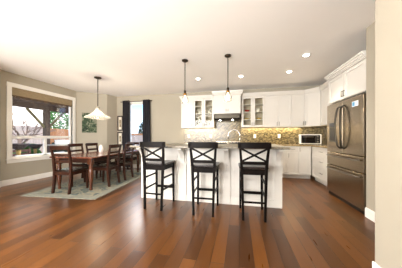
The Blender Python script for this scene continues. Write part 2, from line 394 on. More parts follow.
# fences
def fence(name, label, p0, p1, h, m, z=-.15, group=None):
    p0 = Vector(p0); p1 = Vector(p1); L = (p1-p0).length; d = p1-p0
    t = thing(name, label, 'fence', (p0.x, p0.y, z), math.atan2(d.y, d.x), group)
    mb = MB(); n = int(L/.15)
    for i in range(n): mb.box(i*.15, i*.15+.143, -.01, .01, .05, h+random.uniform(-.015, .015))
    mb.build('board_panel', m, t, weld=False)
    MB().box(0, L, .01, .06, .35, .44).box(0, L, .01, .06, h-.3, h-.21).build('rail', m, t)
    for i in range(int(L/2.4)+1): MB().box(i*2.4, i*2.4+.1, .06, .16, 0, h).build('post', m, t)
    return t
fence('board_fence', 'weathered pale board fence seen through left part of the dining window', (-12.4, 4.0), (-12.4, 9.1), 1.95, M['fencew'])
fence('board_fence', 'orange cedar board fence seen behind the pergola post', (-12.2, 9.15), (-12.2, 13.2), 1.86, M['fenceo'])
gf = fence('board_fence', 'grey pink board fence seen through the narrow curtained window', (-14.0, 13.4), (-2.0, 13.4), 1.55, M['fencew'])
MB().box(0, 12, -.03, .0-.011, 1.47-.02, 1.59).build('cap_board', M['fenceo'], gf)['label'] = 'orange cap board'
# bare tree
def bare_tree(loc, h, label):
    t = thing('bare_tree', label, 'tree', loc)
    MB().tube([(0, 0, 0), (.03, 0, h*.22), (-.02, .02, h*.42)], [.11, .09, .07], 8).build('trunk', M['bark'], t)
    mb = MB()
    def br(p, d, l, r, k):
        q = p+d*l; mid = p+d*l*.5+Vector((random.uniform(-.05, .05),)*3)
        mb.tube([p, mid, q], [r, r*.8, r*.55], 5)
        if k == 0: return
        for i in range(3):
            nd = (d+Vector((random.uniform(-.7, .7), random.uniform(-.7, .7), random.uniform(-.25, .5)))).normalized()
            br(p+d*l*random.uniform(.5, 1), nd, l*.68, r*.6, k-1)
    for i in range(6):
        an = i*PI/3; br(Vector((-.02, .02, h*(.25+.03*i))), Vector((math.cos(an)*.8, math.sin(an)*.8, .75)).normalized(), h*.25, .045, 3)
    mb.build('branches', M['bark'], t, weld=False)
bare_tree((-10.75, 6.75, -.15), 3.1, 'bare branching tree in front of the pale fence outside the dining window')
def leaf_bush(name, loc, rx, ry, rz, m, label, cat, n=700, trunk=0, s=.09):
    t = thing(name, label, cat, loc)
    mb = MB()
    for i in range(n):
        v = Vector((random.gauss(0, 1), random.gauss(0, 1), random.gauss(0, 1))).normalized()*random.uniform(.55, 1)
        v *= 1+.25*noise.noise(v*2.5)
        p = Vector((v.x*rx, v.y*ry, trunk+rz+v.z*rz)); a = Vector((random.uniform(-1, 1), random.uniform(-1, 1), random.uniform(-1, 1))).normalized(); b = a.orthogonal().normalized()
        mb._add([p-a*s, p+b*s*.5+Vector((0, 0, .01)), p+a*s, p-b*s*.5], [(0, 1, 2, 3)])
    mb.build('foliage', m, t, weld=False)
    MB().tube([(0, 0, 0), (.02, 0, trunk+rz*.6), (0, .02, trunk+rz*1.2)], [.05+.02*rx, .04, .02], 7).build('stem', M['bark'], t)
leaf_bush('leafy_shrub', (-9.25, 6.1, -.15), .42, .45, .42, M['leafg'], 'bright green shrub outside the lower left dining window pane', 'shrub', 700, .15)
leaf_bush('hedge_shrub', (-9.4, 7.75, -.15), .4, .75, .56, M['leafd'], 'dark green hedge behind the white box outside the window', 'shrub', 1500)
leaf_bush('leafy_tree', (-8.4, 14.6, -.15), .55, .5, .95, M['leafd'], 'grey green tree behind the fence in the curtained window', 'tree', 800, .9)
leaf_bush('leafy_tree', (-13.4, 10.9, -.15), .9, .9, 1.2, M['leafg'], 'pale green tree rising behind the orange fence', 'tree', 900, 1.4)
# bowls on stems
def bowl_planter(loc, k, label):
    t = thing('bowl_planter', label, 'planter', loc, 0, 'bowl planters on the patio')
    MB().lathe([(.16*k, 0), (.15*k, .03), (.05*k, .08*k), (.04*k, .45*k), (.07*k, .86*k)], 16).build('pedestal', M['stemy'], t)
    MB().shell([(.04*k, .84*k), (.16*k, .90*k), (.27*k, 1.02*k), (.29*k, 1.06*k)], 20, t=.02).lathe([(.25*k, 1.0*k), (.0, 1.01*k)], 20).build('bowl', M['bowl'], t)
bowl_planter((-7.4, 4.62, -.15), 1.0, 'nearer dark bowl planter on an ochre pedestal outside the window')
bowl_planter((-8.6, 5.97, -.15), .92, 'smaller dark bowl planter beside the bright green shrub')
t = thing('garden_bench', 'red brown wooden bench below the bowl planters on the patio', 'bench', (-8.1, 5.0, -.15), R(90))
MB().box(-.6, .6, -.2, -.07, .42, .46).box(-.6, .6, -.05, .07, .42, .46).box(-.6, .6, .09, .21, .42, .46).build('seat', M['bench'], t)
MB().box(-.6, .6, .2, .24, .56, .66).box(-.6, .6, .2, .24, .7, .8).build('backrest', M['bench'], t)
for x in (-.55, .55):
    for y in (-.17, .22): MB().box(x-.035, x+.035, y-.035, y+.02, 0, .42 if y < 0 else .82).build('leg', M['bench'], t)
t = thing('patio_rail', 'low white railing across the patio outside the dining window', 'railing', (-7.0, 5.15, -.15), R(90))
MB().box(-.85, .75, -.03, .03, .62, .69).build('top_rail', M['whitepl'], t)
for k in range(6): MB().box(-.83+.3*k, -.79+.3*k, -.02, .02, 0, .62).build('baluster', M['whitepl'], t)
t = thing('patio_table', 'grey patio table outside the lower right window pane', 'table', (-7.6, 6.35, -.15), R(50))
MB().box(-.55, .55, -.35, .35, .92, .97).build('table_top', M['greytop'], t)
for x in (-.48, .48):
    for y in (-.28, .28): MB().box(x-.03, x+.03, y-.03, y+.03, 0, .92).build('leg', M['bowl'], t)
t = thing('cooler_box', 'white box sitting on the grey patio table outside', 'box', (-7.6, 6.35, .82), R(50))
MB().box(-.27, .27, -.17, .17, 0, .16).build('body', M['whitepl'], t, bevel=.02)
MB().box(-.285, .285, -.185, .185, .16, .2).build('lid', M['whitepl'], t, bevel=.015)

# ------------------------------------------------------------ kitchen cabinets
def door_mesh(x0, x1, z0, z1, st=.055, hole=False):
    mb = MB(); d0, d1 = 0, .020
    mb.box(x0, x0+st, d0, d1, z0, z1); mb.box(x1-st, x1, d0, d1, z0, z1)
    mb.box(x0+st, x1-st, d0, d1, z0, z0+st); mb.box(x0+st, x1-st, d0, d1, z1-st, z1)
    if not hole: mb.box(x0+st, x1-st, d0+.010, d1, z0+st, z1-st)
    return mb
def handle(parent, x, z, vertical=True, L=.11):
    mb = MB()
    if vertical:
        mb.tube([(x, -.028, z-L/2), (x, -.028, z+L/2)], .006, 8); mb.tube([(x, 0, z-L*.38), (x, -.028, z-L*.38)], .005, 6); mb.tube([(x, 0, z+L*.38), (x, -.028, z+L*.38)], .005, 6)
    else:
        mb.tube([(x-L/2, -.028, z), (x+L/2, -.028, z)], .006, 8); mb.tube([(x-L*.38, 0, z), (x-L*.38, -.028, z)], .005, 6); mb.tube([(x+L*.38, 0, z), (x+L*.38, -.028, z)], .005, 6)
    o = mb.build('handle', M['steel2'], parent, weld=False); return o
def door(t, x0, x1, z0, z1, hx=None, hz=None, glassd=False):
    g = .007
    d = door_mesh(x0+g, x1-g, z0+g, z1-g, hole=glassd).build('door', M['cab'], t)
    if glassd: MB().box(x0+.05, x1-.05, .009, .013, z0+.05, z1-.05).build('glass_pane', M['cabglass'], d)
    if hx is not None: handle(d, hx, hz)
    return d
def crown(t, x0, x1, z, D, out=.05, hh=.10, l=True, r=True):
    a0 = out if l else 0; a1 = out if r else 0
    mb = MB(); steps = [(.0, 0, .02), (.012, .02, .045), (.035, .045, .075), (1, .075, hh)]
    for k, b0, b1 in steps:
        o = out*min(1, k*28/ (1 if k < 1 else 28)) if k < 1 else out
        f = {0: .15, 1: .4, 2: .75, 3: 1}[steps.index((k, b0, b1))]
        mb.box(x0-a0*f, x1+a1*f, -out*f, D, z+b0, z+b1)
    return mb.build('crown_moulding', M['cab'], t)
UZ0, UZ1 = 1.43, 2.36
def upper(name, label, loc, rz, wd, doors, D=.33, z0=UZ0, z1=UZ1, glassd=False, cl=False, cr=False, hside=None, group='white wall cabinets'):
    t = thing(name, label, 'cabinet', loc, rz, group)
    if glassd:
        mb = MB(); th = .018
        mb.box(0, th, .02, D, z0, z1).box(wd-th, wd, .02, D, z0, z1).box(th, wd-th, .02, D, z0, z0+th).box(th, wd-th, .02, D, z1-th, z1).box(th, wd-th, D-.01, D, z0, z1)
        mb.build('carcass', M['cabin'], t)
        for k in (1, 2, 3):
            zz = z0+(z1-z0)*k/4; MB().box(th, wd-th, .04, D-.01, zz-.008, zz+.008).build('shelf', M['trim'], t)
        MB().box(wd/2-.012, wd/2+.012, .02, .04, z0, z1).build('centre_stile', M['cab'], t)
    else:
        MB().box(0, wd, .02, D, z0, z1).build('carcass', M['cab'], t)
    n = doors; dw = wd/n
    for i in range(n):
        x0, x1 = i*dw, (i+1)*dw
        if hside: hx = x0+.035 if hside == 'l' else x1-.035
        else: hx = x1-.03 if i % 2 == 0 else x0+.03
        door(t, x0, x1, z0, z1, hx, z0+.09, glassd)
    crown(t, 0, wd, z1, D, l=cl, r=cr)
    return t
YU = YK-.33
upper('wall_cabinet', 'white single-door wall cabinet at left end of the kitchen wall', (-1.87, YU, 0), 0, .41, 1, cl=True, hside='r')
upper('glass_cabinet', 'white glass-door wall cabinet left of the range hood', (-1.46, YU, 0), 0, .68, 2, glassd=True, group='glass-door wall cabinets')
upper('glass_cabinet', 'white glass-door wall cabinet right of the range hood', (.06, YU, 0), 0, .68, 2, glassd=True, group='glass-door wall cabinets')
upper('wall_cabinet', 'white double-door wall cabinet beside the right glass-door cabinet', (.74, YU, 0), 0, .73, 2)
upper('wall_cabinet', 'white single-door wall cabinet just left of the corner cabinet', (1.47, YU, 0), 0, .34, 1, hside='r')
# corner cabinet: body fills the corner
t = thing('corner_cabinet', 'white diagonal corner wall cabinet above the toaster oven', 'cabinet', (1.81, YU, 0), 0, 'white wall cabinets')
CW = .41
px, py = 1.81+CW*math.cos(R(45)), YU-CW*math.sin(R(45))
poly = [(.002, .022), (.016, .014), (px-1.81+.012, py-YU+.016), (px-1.81+.022, py-YU+.002), (XK-1.81, py-YU+.002), (XK-1.81, .33), (.002, .33)]
MB().prism(poly, UZ0, UZ1).build('carcass', M['cab'], t)
MB().prism(poly, UZ1, UZ1+.06).build('crown_base', M['cab'], t)
for o in (door(t, 0, CW, UZ0, UZ1, .035, UZ0+.09), crown(t, 0, CW, UZ1, .03, l=False, r=False)): o.rotation_euler = (0, 0, R(-45))
upper('wall_cabinet', 'white wall cabinet on the right wall between corner cabinet and refrigerator', (px, py, 0), R(-90), py-4.08, 2, D=XK-px)
# over-fridge cabinet
FY0, FY1 = 2.965, 4.07
t = upper('wall_cabinet', 'deep white cabinet with two doors above the stainless refrigerator', (1.765, FY1, 0), R(-90), FY1-FY0, 2, D=XK-1.765, z0=1.79, z1=2.26, cl=True)

# range hood
t = thing('range_hood', 'white wooden range hood with steel insert between the glass cabinets', 'range hood', (-.36, YK, 0))
MB().box(-.40, .40, -.50, 0, 1.84, 2.40).box(-.41, .41, -.515, 0, 1.84, 1.875).build('hood_cover', M['cab'], t, bevel=.004)
mb = MB().box(-.40, .40, -.385, 0, 2.38, 2.52)
prof = [(0, 0), (.015, .03), (.05, .10), (.06, .14)]
for i in range(3):
    o0, z0 = prof[i]; o1, z1 = prof[i+1]
    mb.prism_x([(-.50-o1, 2.38+z1), (-.50-o0, 2.38+z0), (-.385, 2.38+z0), (-.385, 2.38+z1)], -.40-o1, .40+o1)
mb.build('crown_moulding', M['cab'], t)
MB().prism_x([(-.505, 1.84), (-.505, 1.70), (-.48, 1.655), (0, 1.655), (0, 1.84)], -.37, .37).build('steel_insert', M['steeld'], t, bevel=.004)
MB().box(-.33, .33, -.42, -.06, 1.645, 1.656).build('filter', M['bronze'], t)
for x in (-.22, .16): MB().lathe([(.03, 1.642), (.03, 1.650)], 14, (x, -.40, 0)).build('hood_lamp', M['lens'], t)
MB().tube([(-.03, -.535, 1.90), (-.03, -.535, 1.98)], .006, 8).tube([(.03, -.535, 1.90), (.03, -.535, 1.98)], .006, 8).tube([(-.03, -.5, 1.94), (-.03, -.535, 1.94)], .004, 6).tube([(.03, -.5, 1.94), (.03, -.535, 1.94)], .004, 6).build('handle', M['steel2'], t, weld=False)

# backsplash
def panel(name, m, *bx): return struct(MB().box(*bx).build(name, m))
panel('trim_1', M['tile'], -1.87, -.76, YK-.012, YK, .92, UZ0)
panel('trim_2', M['herring'], -.76, .04, YK-.014, YK, .92, 1.66)
panel('trim_3', M['tile'], .04, XK, YK-.012, YK, .92, UZ0)
panel('trim_4', M['tile_r'], XK-.012, XK, 4.08, YK-.012, .92, UZ0)

# base cabinets
YBF, XBF = 5.25, 1.88
def base_cab(label, loc, rz, wd, layout, D=.62):
    t = thing('base_cabinet', label, 'cabinet', loc, rz, 'white base cabinets')
    MB().box(0, wd, .02, D, .10, .88).build('carcass', M['cab'], t)
    MB().box(0, wd, .075, D, 0, .10).build('toe_kick', M['cab'], t)
    if layout == 'drawers':
        zs = [.105, .40, .64, .875]
        for a_, b_ in zip(zs[:-1], zs[1:]):
            d = door_mesh(.004, wd-.004, a_, b_-.005, .045).build('drawer', M['cab'], t); handle(d, wd/2, (a_+b_)/2+.02, False, .16)
    elif layout == 'door':
        door(t, 0, wd, .105, .875, .035, .79)
    else:
        d = door_mesh(.002, wd-.002, .725, .875, .04).build('drawer', M['cab'], t); handle(d, wd/2, .80, False)
        n_ = 1 if wd < .5 else 2
        for i in range(n_):
            door(t, i*wd/n_, (i+1)*wd/n_, .105, .72, i*wd/n_+.035 if n_ == 1 or i == 1 else wd/2-.035, .63)
    return t
base_cab('white base cabinet left of the range behind the island', (-1.86, YBF, 0), 0, 1.10, 'both', YK-YBF-.005)
base_cab('white base cabinet right of the range behind the island', (.04, YBF, 0), 0, .62, 'both', YK-YBF-.005)
base_cab('white base cabinet whose left part hides behind the island end', (.66, YBF, 0), 0, .62, 'both', YK-YBF-.005)
base_cab('narrow white base cabinet with a drawer over one door', (1.28, YBF, 0), 0, .28, 'both', YK-YBF-.005)
base_cab('white base cabinet with one full-height door at inside corner', (1.56, YBF, 0), 0, XBF-1.56-.002, 'door', YK-YBF-.005)
base_cab('white base cabinet with three wide drawers next to the refrigerator', (XBF, YBF-.03, 0), R(-90), YBF-.03-4.085, 'drawers', XK-XBF-.005)
tag(MB().box(-1.88, -.745, YBF-.03, YK-.014, .882, .92).build('countertop', M['granite'], bevel=.006), 'tan granite countertop left of the range', 'countertop')
ctp = [(.045, YBF-.03), (XBF-.03, YBF-.03), (XBF-.03, 4.085), (XK-.014, 4.085), (XK-.014, YK-.014), (.045, YK-.014)]
tag(MB().prism(ctp, .882, .92).build('countertop', M['granite'], bevel=.006), 'L-shaped tan granite countertop under the toaster oven', 'countertop')

# range
t = thing('range', 'stainless range with black grates beneath the white range hood', 'stove', (-.35, YBF, 0))
MB().box(-.38, .38, .0, .60, .08, .90).build('body', M['steel'], t, bevel=.005)
MB().box(-.38, .38, -.02, .615, .90, .925).build('cooktop', M['black'], t, bevel=.004)
MB().box(-.38, .38, .56, .615, .925, 1.0).build('rear_trim', M['steel'], t)
MB().box(-.36, .36, -.03, 0, .24, .74).build('oven_door', M['blackglass'], t, bevel=.006)
MB().tube([(-.32, -.07, .70), (.32, -.07, .70)], .012, 10).build('oven_handle', M['steel2'], t)
MB().box(-.38, .38, -.03, 0, .76, .89).build('control_panel', M['steel'], t)
for k in range(5): MB().tube([(-.28+.14*k, -.03, .825), (-.28+.14*k, -.06, .825)], .02, 12).build('knob', M['black'], t)
for gx in (-.19, .19):
    mb = MB()
    for k in range(4): mb.box(gx-.17, gx+.17, .06+.14*k, .075+.14*k, .945, .965)
    for k in (-.16, 0, .16): mb.box(gx+k-.008, gx+k+.008, .05, .50, .925, .965)
    mb.build('grate', M['black'], t)

# island
IX0, IX1, IY0, IY1 = -1.79, .66, 3.01, 3.80
t = thing('kitchen_island', 'white panelled kitchen island with corbels under the counter', 'kitchen island', ((IX0+IX1)/2, IY0, 0))
hw = (IX1-IX0)/2; cxI = (IX0+IX1)/2
MB().box(-hw+.012, hw-.012, .012, IY1-IY0, 0, .948).build('body', M['cab'], t)
for X in (-1.745, -.975, -.205, .60):
    x = X-cxI; wv = .06
    if abs(x) > 1: x = math.copysign(hw-wv, x)
    MB().box(x-wv, x+wv, -.012, .02, 0, .948).build('pilaster', M['cab'], t, bevel=.003)
MB().box(-hw, hw, -.004, .012, 0, .11).box(-hw, hw, -.004, .012, .86, .948).build('rail_panel', M['cab'], t)
pil = [-hw+.06, -.975-cxI, -.205-cxI, hw-.06]
for i in range(3):
    a_, b_ = pil[i]+.06, pil[i+1]-.06
    n_ = 1
    mb = MB()
    for (u0, u1, v0, v1) in ((a_+.05, a_+.065, .17, .80), (b_-.065, b_-.05, .17, .80), (a_+.05, b_-.05, .17, .185), (a_+.05, b_-.05, .785, .80)):
        mb.box(u0, u1, .002, .014, v0, v1)
    mb.build('panel_moulding', M['cab'], t)
for x in pil:
    pr = []
    for k in range(9):
        an = k/8*PI/2; pr.append((-.034-.18*(1-math.sin(an)), .915-.22*(1-math.cos(an))**.8*1.0))
    poly = [(-.004, .948), (-.222, .948), (-.222, .915)]+pr[1:]+[(-.034, .66), (-.004, .66)]
    MB().prism_x(poly, x-.035, x+.035).build('corbel', M['cab'], t)
for yy, z_ in ((IX1, 0),):
    MB().box(hw-.012, hw, .05, .73, .12, .86).build('end_panel', M['cab'], t)
    MB().box(-hw, -hw+.012, .05, .73, .12, .86).build('end_panel', M['cab'], t)
tag(MB().box(-1.82, .70, 2.68, 3.86, .949, .985).build('countertop', M['granite2'], bevel=.008), 'grey granite countertop on the white kitchen island', 'countertop')

# faucet
t = thing('faucet', 'brushed nickel gooseneck faucet on the island counter', 'faucet', (-.22, 3.60, .985))
MB().lathe([(.03, 0), (.03, .012), (.02, .02), (.018, .08), (.014, .10)], 16).build('base', M['nickel'], t)
pts = [(0, 0, .08), (0, 0, .17)]+[(.115-.115*math.cos(a_), 0, .17+.115*math.sin(a_)) for a_ in [PI*k/12 for k in range(1, 13)]]+[(.232, 0, .12)]
MB().tube(pts, .012, 12).build('spout', M['nickel'], t)
MB().tube([(.232, 0, .13), (.233, 0, .06)], [.014, .017], 12).build('spray_head', M['nickel'], t)
MB().tube([(0, -.018, .06), (.0, -.06, .09)], .007, 8).build('lever', M['nickel'], t)

# refrigerator
FW = FY1-FY0-.012
t = thing('refrigerator', 'stainless french-door refrigerator with two lower drawers', 'refrigerator', (1.74, FY1-.004, 0), R(-90))
D = XK-1.74-.02
MB().box(0, FW, .055, D, .03, 1.765).build('body', M['steel'], t)
MB().box(.02, FW-.02, .03, D-.05, 0, .06).build('toe_grille', M['black'], t)
dl = MB().box(.003, FW/2-.003, 0, .05, .845, 1.755).build('door', M['steel'], t, bevel=.008)
dr = MB().box(FW/2+.003, FW-.003, 0, .05, .845, 1.755).build('door', M['steel'], t, bevel=.008)
def fr_handle(parent, x, sgn):
    pts = [(x, 0, .93), (x, -.045, .97)]+[(x+sgn*.032*math.sin(PI*k/10), -.05-.022*math.sin(PI*k/10), .97+.66*k/10) for k in range(1, 10)]+[(x, -.045, 1.63), (x, 0, 1.67)]
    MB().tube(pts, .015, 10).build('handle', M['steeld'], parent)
fr_handle(dl, FW/2-.055, -1); fr_handle(dr, FW/2+.055, 1)
dp = MB().box(.10, .32, -.003, .004, 1.04, 1.40).build('dispenser', M['black'], dl, bevel=.006)
MB().box(.115, .305, -.006, .0, 1.30, 1.385).build('control_panel', M['blackglass'], dp)
MB().box(.115, .305, -.02, 0, 1.045, 1.06).build('drip_tray', M['steel2'], dp)
for z0, z1 in ((.60, .835), (.065, .59)):
    dw = MB().box(.003, FW-.003, 0, .05, z0, z1).build('drawer', M['steel'], t, bevel=.008)
    zc = z1-.055
    MB().tube([(.10, 0, zc), (.10, -.045, zc), (.16, -.055, zc), (FW-.16, -.055, zc), (FW-.10, -.045, zc), (FW-.10, 0, zc)], .012, 10).build('handle', M['steel2'], dw)
st_ = MB().box(FW-.27, FW-.12, -.002, .001, 1.60, 1.68).build('sticker', M['sticker'], dr); st_['label'] = 'white and blue sticker'
MB().box(FW-.26, FW-.20, -.0035, -.001, 1.61, 1.67).build('sticker_mark', M['stickerb'], st_)

# toaster oven
t = thing('toaster_oven', 'white-framed toaster oven with black front on the corner counter', 'toaster oven', (1.93, 5.52, .92), R(-10))
MB().box(-.25, .25, -.15, .17, .02, .285).build('body', M['whitepl'], t, bevel=.008)
MB().box(-.225, .225, -.156, -.148, .04, .265).build('front_panel', M['black'], t)
dd = MB().box(-.22, .10, -.165, -.154, .045, .235).build('door', M['blackglass'], t)
MB().tube([(-.19, -.19, .215), (.07, -.19, .215)], .008, 8).tube([(-.17, -.16, .215), (-.17, -.19, .215)], .005, 6).tube([(.05, -.16, .215), (.05, -.19, .215)], .005, 6).build('handle', M['steel2'], dd, weld=False)
for z_ in (.08, .15, .22): MB().tube([(.165, -.155, z_), (.165, -.178, z_)], .02, 12).build('knob', M['steel2'], t)
for x in (-.2, .2):
    for y in (-.12, .13): MB().lathe([(.015, 0), (.015, .022)], 10, (x, y, 0)).build('foot', M['black'], t)

# outlets
for x, lb in ((-1.70, 'white outlet on the tile backsplash at far left'), (-.93, 'white outlet on the tile just left of the range hood'), (.48, 'white outlet on the tile right of the range'), (1.20, 'white outlet on the tile left of the toaster oven')):
    t = thing('wall_outlet', lb, 'outlet', (x, YK-.012, 1.16), 0, 'backsplash outlets')
    MB().box(-.037, .037, -.006, 0, -.058, .058).build('cover_plate', M['plate'], t, bevel=.002)
    for z_ in (-.022, .022): MB().box(-.014, .014, -.009, -.005, z_-.014, z_+.014).build('socket', M['whitecer'], t)

# dishes in the glass cabinets
def cup(x, z, m, label, r=.04, h=.09, bowl=False, group='dishes in the glass cabinets'):
    if bowl:
        o = MB().shell([(r*.4, 0), (r*.75, h*.35), (r, h)], 18, t=.006).lathe([(r*.4, 0), (r*.35, .008)], 18).build('bowl', m); tag(o, label, 'bowl', group); o.location = (x, YU+.17, z); return
    t = thing('cup', label, 'cup', (x, YU+.17, z), 0, group)
    MB().shell([(r*.8, 0), (r*.95, h*.3), (r, h)], 18, t=.005).lathe([(r*.8, 0), (r*.78, .008)], 18).build('body', m, t)
    MB().tube([(r*.95, 0, h*.8), (r*1.5, 0, h*.75), (r*1.55, 0, h*.35), (r*.9, 0, h*.22)], .006, 6).build('handle', m, t)
def shz(k): return UZ0+(UZ1-UZ0)*k/4+.0085
cup(-1.30, shz(1), M['whitecer'], 'white cup on the lower shelf behind leftmost glass door', .055, .11)
cup(-1.27, shz(2), M['whitecer'], 'white bowl on the middle shelf behind leftmost glass door', .07, .07, True)
cup(-.95, shz(2), M['whitecer'], 'white cup on the middle shelf behind the glass door beside the hood', .055, .12)
cup(.24, shz(2), M['redcer'], 'red bowl on the middle shelf of the right glass cabinet', .075, .07, True)
cup(.22, shz(1), M['yelcer'], 'mustard bowl on the lower shelf of the right glass cabinet', .08, .04, True)
cup(.56, shz(2), M['whitecer'], 'large white bowl on the middle shelf of the right glass cabinet', .09, .11, True)
cup(.58, shz(1), M['yelcer'], 'low mustard bowl on the lower shelf behind rightmost glass door', .08, .05, True)

# under-cabinet lamps
for x0, x1 in ((-1.84, -.80), (.08, 1.78)):
    area('under_cabinet_lamp', ((x0+x1)/2, YU+.25, UZ0-.012), ((x0+x1)/2, YU+.30, 0), x1-x0, .05, 4*(x1-x0), (1.0, .87, .62))
area('under_cabinet_lamp', (2.28, 4.7, UZ0-.012), (2.3, 4.7, 0), .9, .05, 3, (1.0, .87, .62))
area('hood_lamp_light', (-.36, 5.45, 1.635), (-.36, 5.6, 0), .4, .06, 1.2, (1.0, .86, .6))

# ------------------------------------------------------------ bar stools
def make_stool(label):
    t = thing('bar_stool', label, 'bar stool', (0, 0, 0), 0, 'bar stools at the island')
    m = M['espresso']
    for s_ in (-1, 1):
        MB().sweep([(s_*.142, -.215, 0), (s_*.150, -.205, .35), (s_*.160, -.20, .70), (s_*.172, -.215, .85), (s_*.188, -.250, 1.04)], [.030, .034, .038, .034, .030], [.034, .038, .042, .036, .026]).build('leg', m, t, bevel=.004)
        MB().sweep([(s_*.165, .205, 0), (s_*.160, .195, .685)], [.030, .038], [.030, .038]).build('leg', m, t, bevel=.004)
        for z_ in (.31, .49):
            MB().bar((s_*.150, -.20, z_), (s_*.163, .20, z_), .016, .026).build('stretcher', m, t)
    MB().box(-.165, .165, .185, .212, .235, .275).build('footrest', m, t, bevel=.003)
    MB().box(-.150, .150, -.220, -.204, .235, .258).build('stretcher', m, t)
    MB().box(-.165, .165, -.21, -.185, .615, .692).box(-.165, .165, .185, .21, .615, .692).box(-.172, -.15, -.2, .2, .615, .692).box(.15, .172, -.2, .2, .615, .692).build('apron', m, t)
    MB().box(-.195, .195, -.185, .225, .692, .718).build('seat', M['espseat'], t, bevel=.010, seg=3)
    # back
    mb = MB(); n = 8; v = []
    for i in range(n+1):
        x = -.215+.43*i/n; b = -.018*(1-(2*i/n-1)**2)
        v.append((x, -.250+b))
    poly = v+[(x, y+.024) for x, y in v[::-1]]
    mb.prism(poly, .972, 1.055); mb.build('top_rail', m, t, bevel=.004)
    MB().bar((-.165, -.215, .775), (.165, -.215, .775), .022, .042).build('lower_rail', m, t)
    MB().bar((-.165, -.218, .795), (.178, -.245, .975), .018, .026).build('cross_slat', m, t)
    MB().bar((.165, -.222, .795), (-.178, -.249, .975), .018, .026).build('cross_slat', m, t)
    return t
s0 = make_stool('dark X-back bar stool at the left end of the island')
s0.location = (-1.30, 2.745, 0); s0.rotation_euler = (0, 0, R(-2))
for (x, y, a_, lb) in ((-.51, 2.70, 1, 'dark X-back bar stool at the middle of the island'), (.185, 2.685, 2, 'dark X-back bar stool at the right end of the island')):
    c = copy_tree(s0); c.location = (x, y, 0); c.rotation_euler = (0, 0, R(a_)); c['label'] = lb

# ------------------------------------------------------------ dining set
RT = R(4)
def rot(x, y, a_): return (x*math.cos(a_)-y*math.sin(a_), x*math.sin(a_)+y*math.cos(a_))
TC = (-3.50, 4.13)
def TW(x, y): q = rot(x, y, RT); return (TC[0]+q[0], TC[1]+q[1])
# rug
t = thing('area_rug', 'faded grey-green patterned area rug under the dining table', 'rug', (-3.43, 4.0, 0), R(5))
MB().box(-.78, .78, -1.36, 1.36, 0, .010).build('border', M['rugb'], t, bevel=.003)
MB().box(-.62, .62, -1.20, 1.20, .010, .0125).build('field', M['rug'], t)
ZR = .0127
# table
t = thing('dining_table', 'long dark cherry dining table with turned legs on the rug', 'table', (TC[0], TC[1], ZR), RT)
TL, TWD, TH = 1.12, .50, .705
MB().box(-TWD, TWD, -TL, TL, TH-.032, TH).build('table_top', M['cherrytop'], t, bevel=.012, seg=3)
mb = MB(); q = .09
mb.box(-TWD+q, TWD-q, -TL+q, -TL+q+.022, TH-.13, TH-.032).box(-TWD+q, TWD-q, TL-q-.022, TL-q, TH-.13, TH-.032).box(-TWD+q, -TWD+q+.022, -TL+q, TL-q, TH-.13, TH-.032).box(TWD-q-.022, TWD-q, -TL+q, TL-q, TH-.13, TH-.032)
mb.build('apron', M['cherry'], t)
legp = [(.030, 0), (.034, .02), (.026, .05), (.030, .10), (.042, .22), (.052, .36), (.050, .42), (.032, .47), (.044, .49), (.030, .51), (.044, .53), (.044, .54)]
for x in (-1, 1):
    for y in (-1, 1):
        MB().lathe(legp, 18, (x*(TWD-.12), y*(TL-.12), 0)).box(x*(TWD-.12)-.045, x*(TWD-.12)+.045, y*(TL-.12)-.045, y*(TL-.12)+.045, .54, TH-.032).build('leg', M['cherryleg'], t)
# chairs
def make_chair(label):
    t = thing('dining_chair', label, 'chair', (0, 0, 0), 0, 'ladder-back dining chairs')
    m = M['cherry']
    for s_ in (-1, 1):
        MB().sweep([(s_*.185, -.235, 0), (s_*.185, -.205, .22), (s_*.188, -.195, .44), (s_*.192, -.215, .68), (s_*.196, -.265, .93)], [.038, .042, .046, .040, .034], [.044, .048, .050, .040, .030]).build('leg', m, t, bevel=.004)
        MB().sweep([(s_*.195, .205, 0), (s_*.195, .20, .2), (s_*.195, .195, .41)], [.032, .040, .050], [.032, .040, .050]).build('leg', m, t, bevel=.004)
    mb = MB().box(-.19, .19, .178, .20, .36, .425).box(-.19, .19, -.21, -.188, .36, .425).box(-.208, -.186, -.19, .19, .36, .425).box(.186, .208, -.19, .19, .36, .425)
    mb.build('apron', m, t)
    MB().box(-.22, .22, -.185, .225, .425, .455).build('seat', M['leather'], t, bevel=.012, seg=3)
    def rail(z0, z1, yb, nm):
        v = []
        for i in range(9):
            x = -.185+.37*i/8; v.append((x, yb-.022*(1-(i/4-1)**2)))
        MB().prism(v+[(x, y+.018) for x, y in v[::-1]], z0, z1).build(nm, m, t, bevel=.003)
    v = []
    for i in range(9):
        x = -.215+.43*i/8; v.append((x, -.262-.022*(1-(i/4-1)**2)))
    MB().prism(v+[(x, y+.024) for x, y in v[::-1]], .865, .945).build('top_rail', m, t, bevel=.004)
    rail(.735, .785, -.235, 'slat'); rail(.605, .65, -.21, 'slat')
    return t
GD = 'dining chairs'
ch0 = make_chair('dark ladder-back dining chair at the near head of the table')
spots = [((-3.44, 3.06), 3, None),
         ((-3.10, 3.63), 94, 'nearer dark dining chair on the right side of the table'),
         ((-3.13, 4.24), 94, 'farther dark dining chair on the right side of the table'),
         ((-3.94, 3.86), -88, 'nearer dark dining chair on the window side of the table'),
         ((-3.98, 4.42), -88, 'farther dark dining chair on the window side of the table'),
         ((-3.58, 5.26), 184, 'dark dining chair at the far head of the table')]
for (x, y), a_, lb in spots:
    o = ch0 if lb is None else copy_tree(ch0)
    o.location = (x, y, ZR); o.rotation_euler = (0, 0, R(a_))
    if lb: o['label'] = lb
# vase
t = thing('vase', 'white vase standing on the dining table', 'vase', (*TW(-.12, -.05), ZR+TH))
MB().lathe([(.035, 0), (.05, .03), (.06, .09), (.045, .15), (.026, .18), (.03, .20)], 20).build('body', M['whitecer'], t)

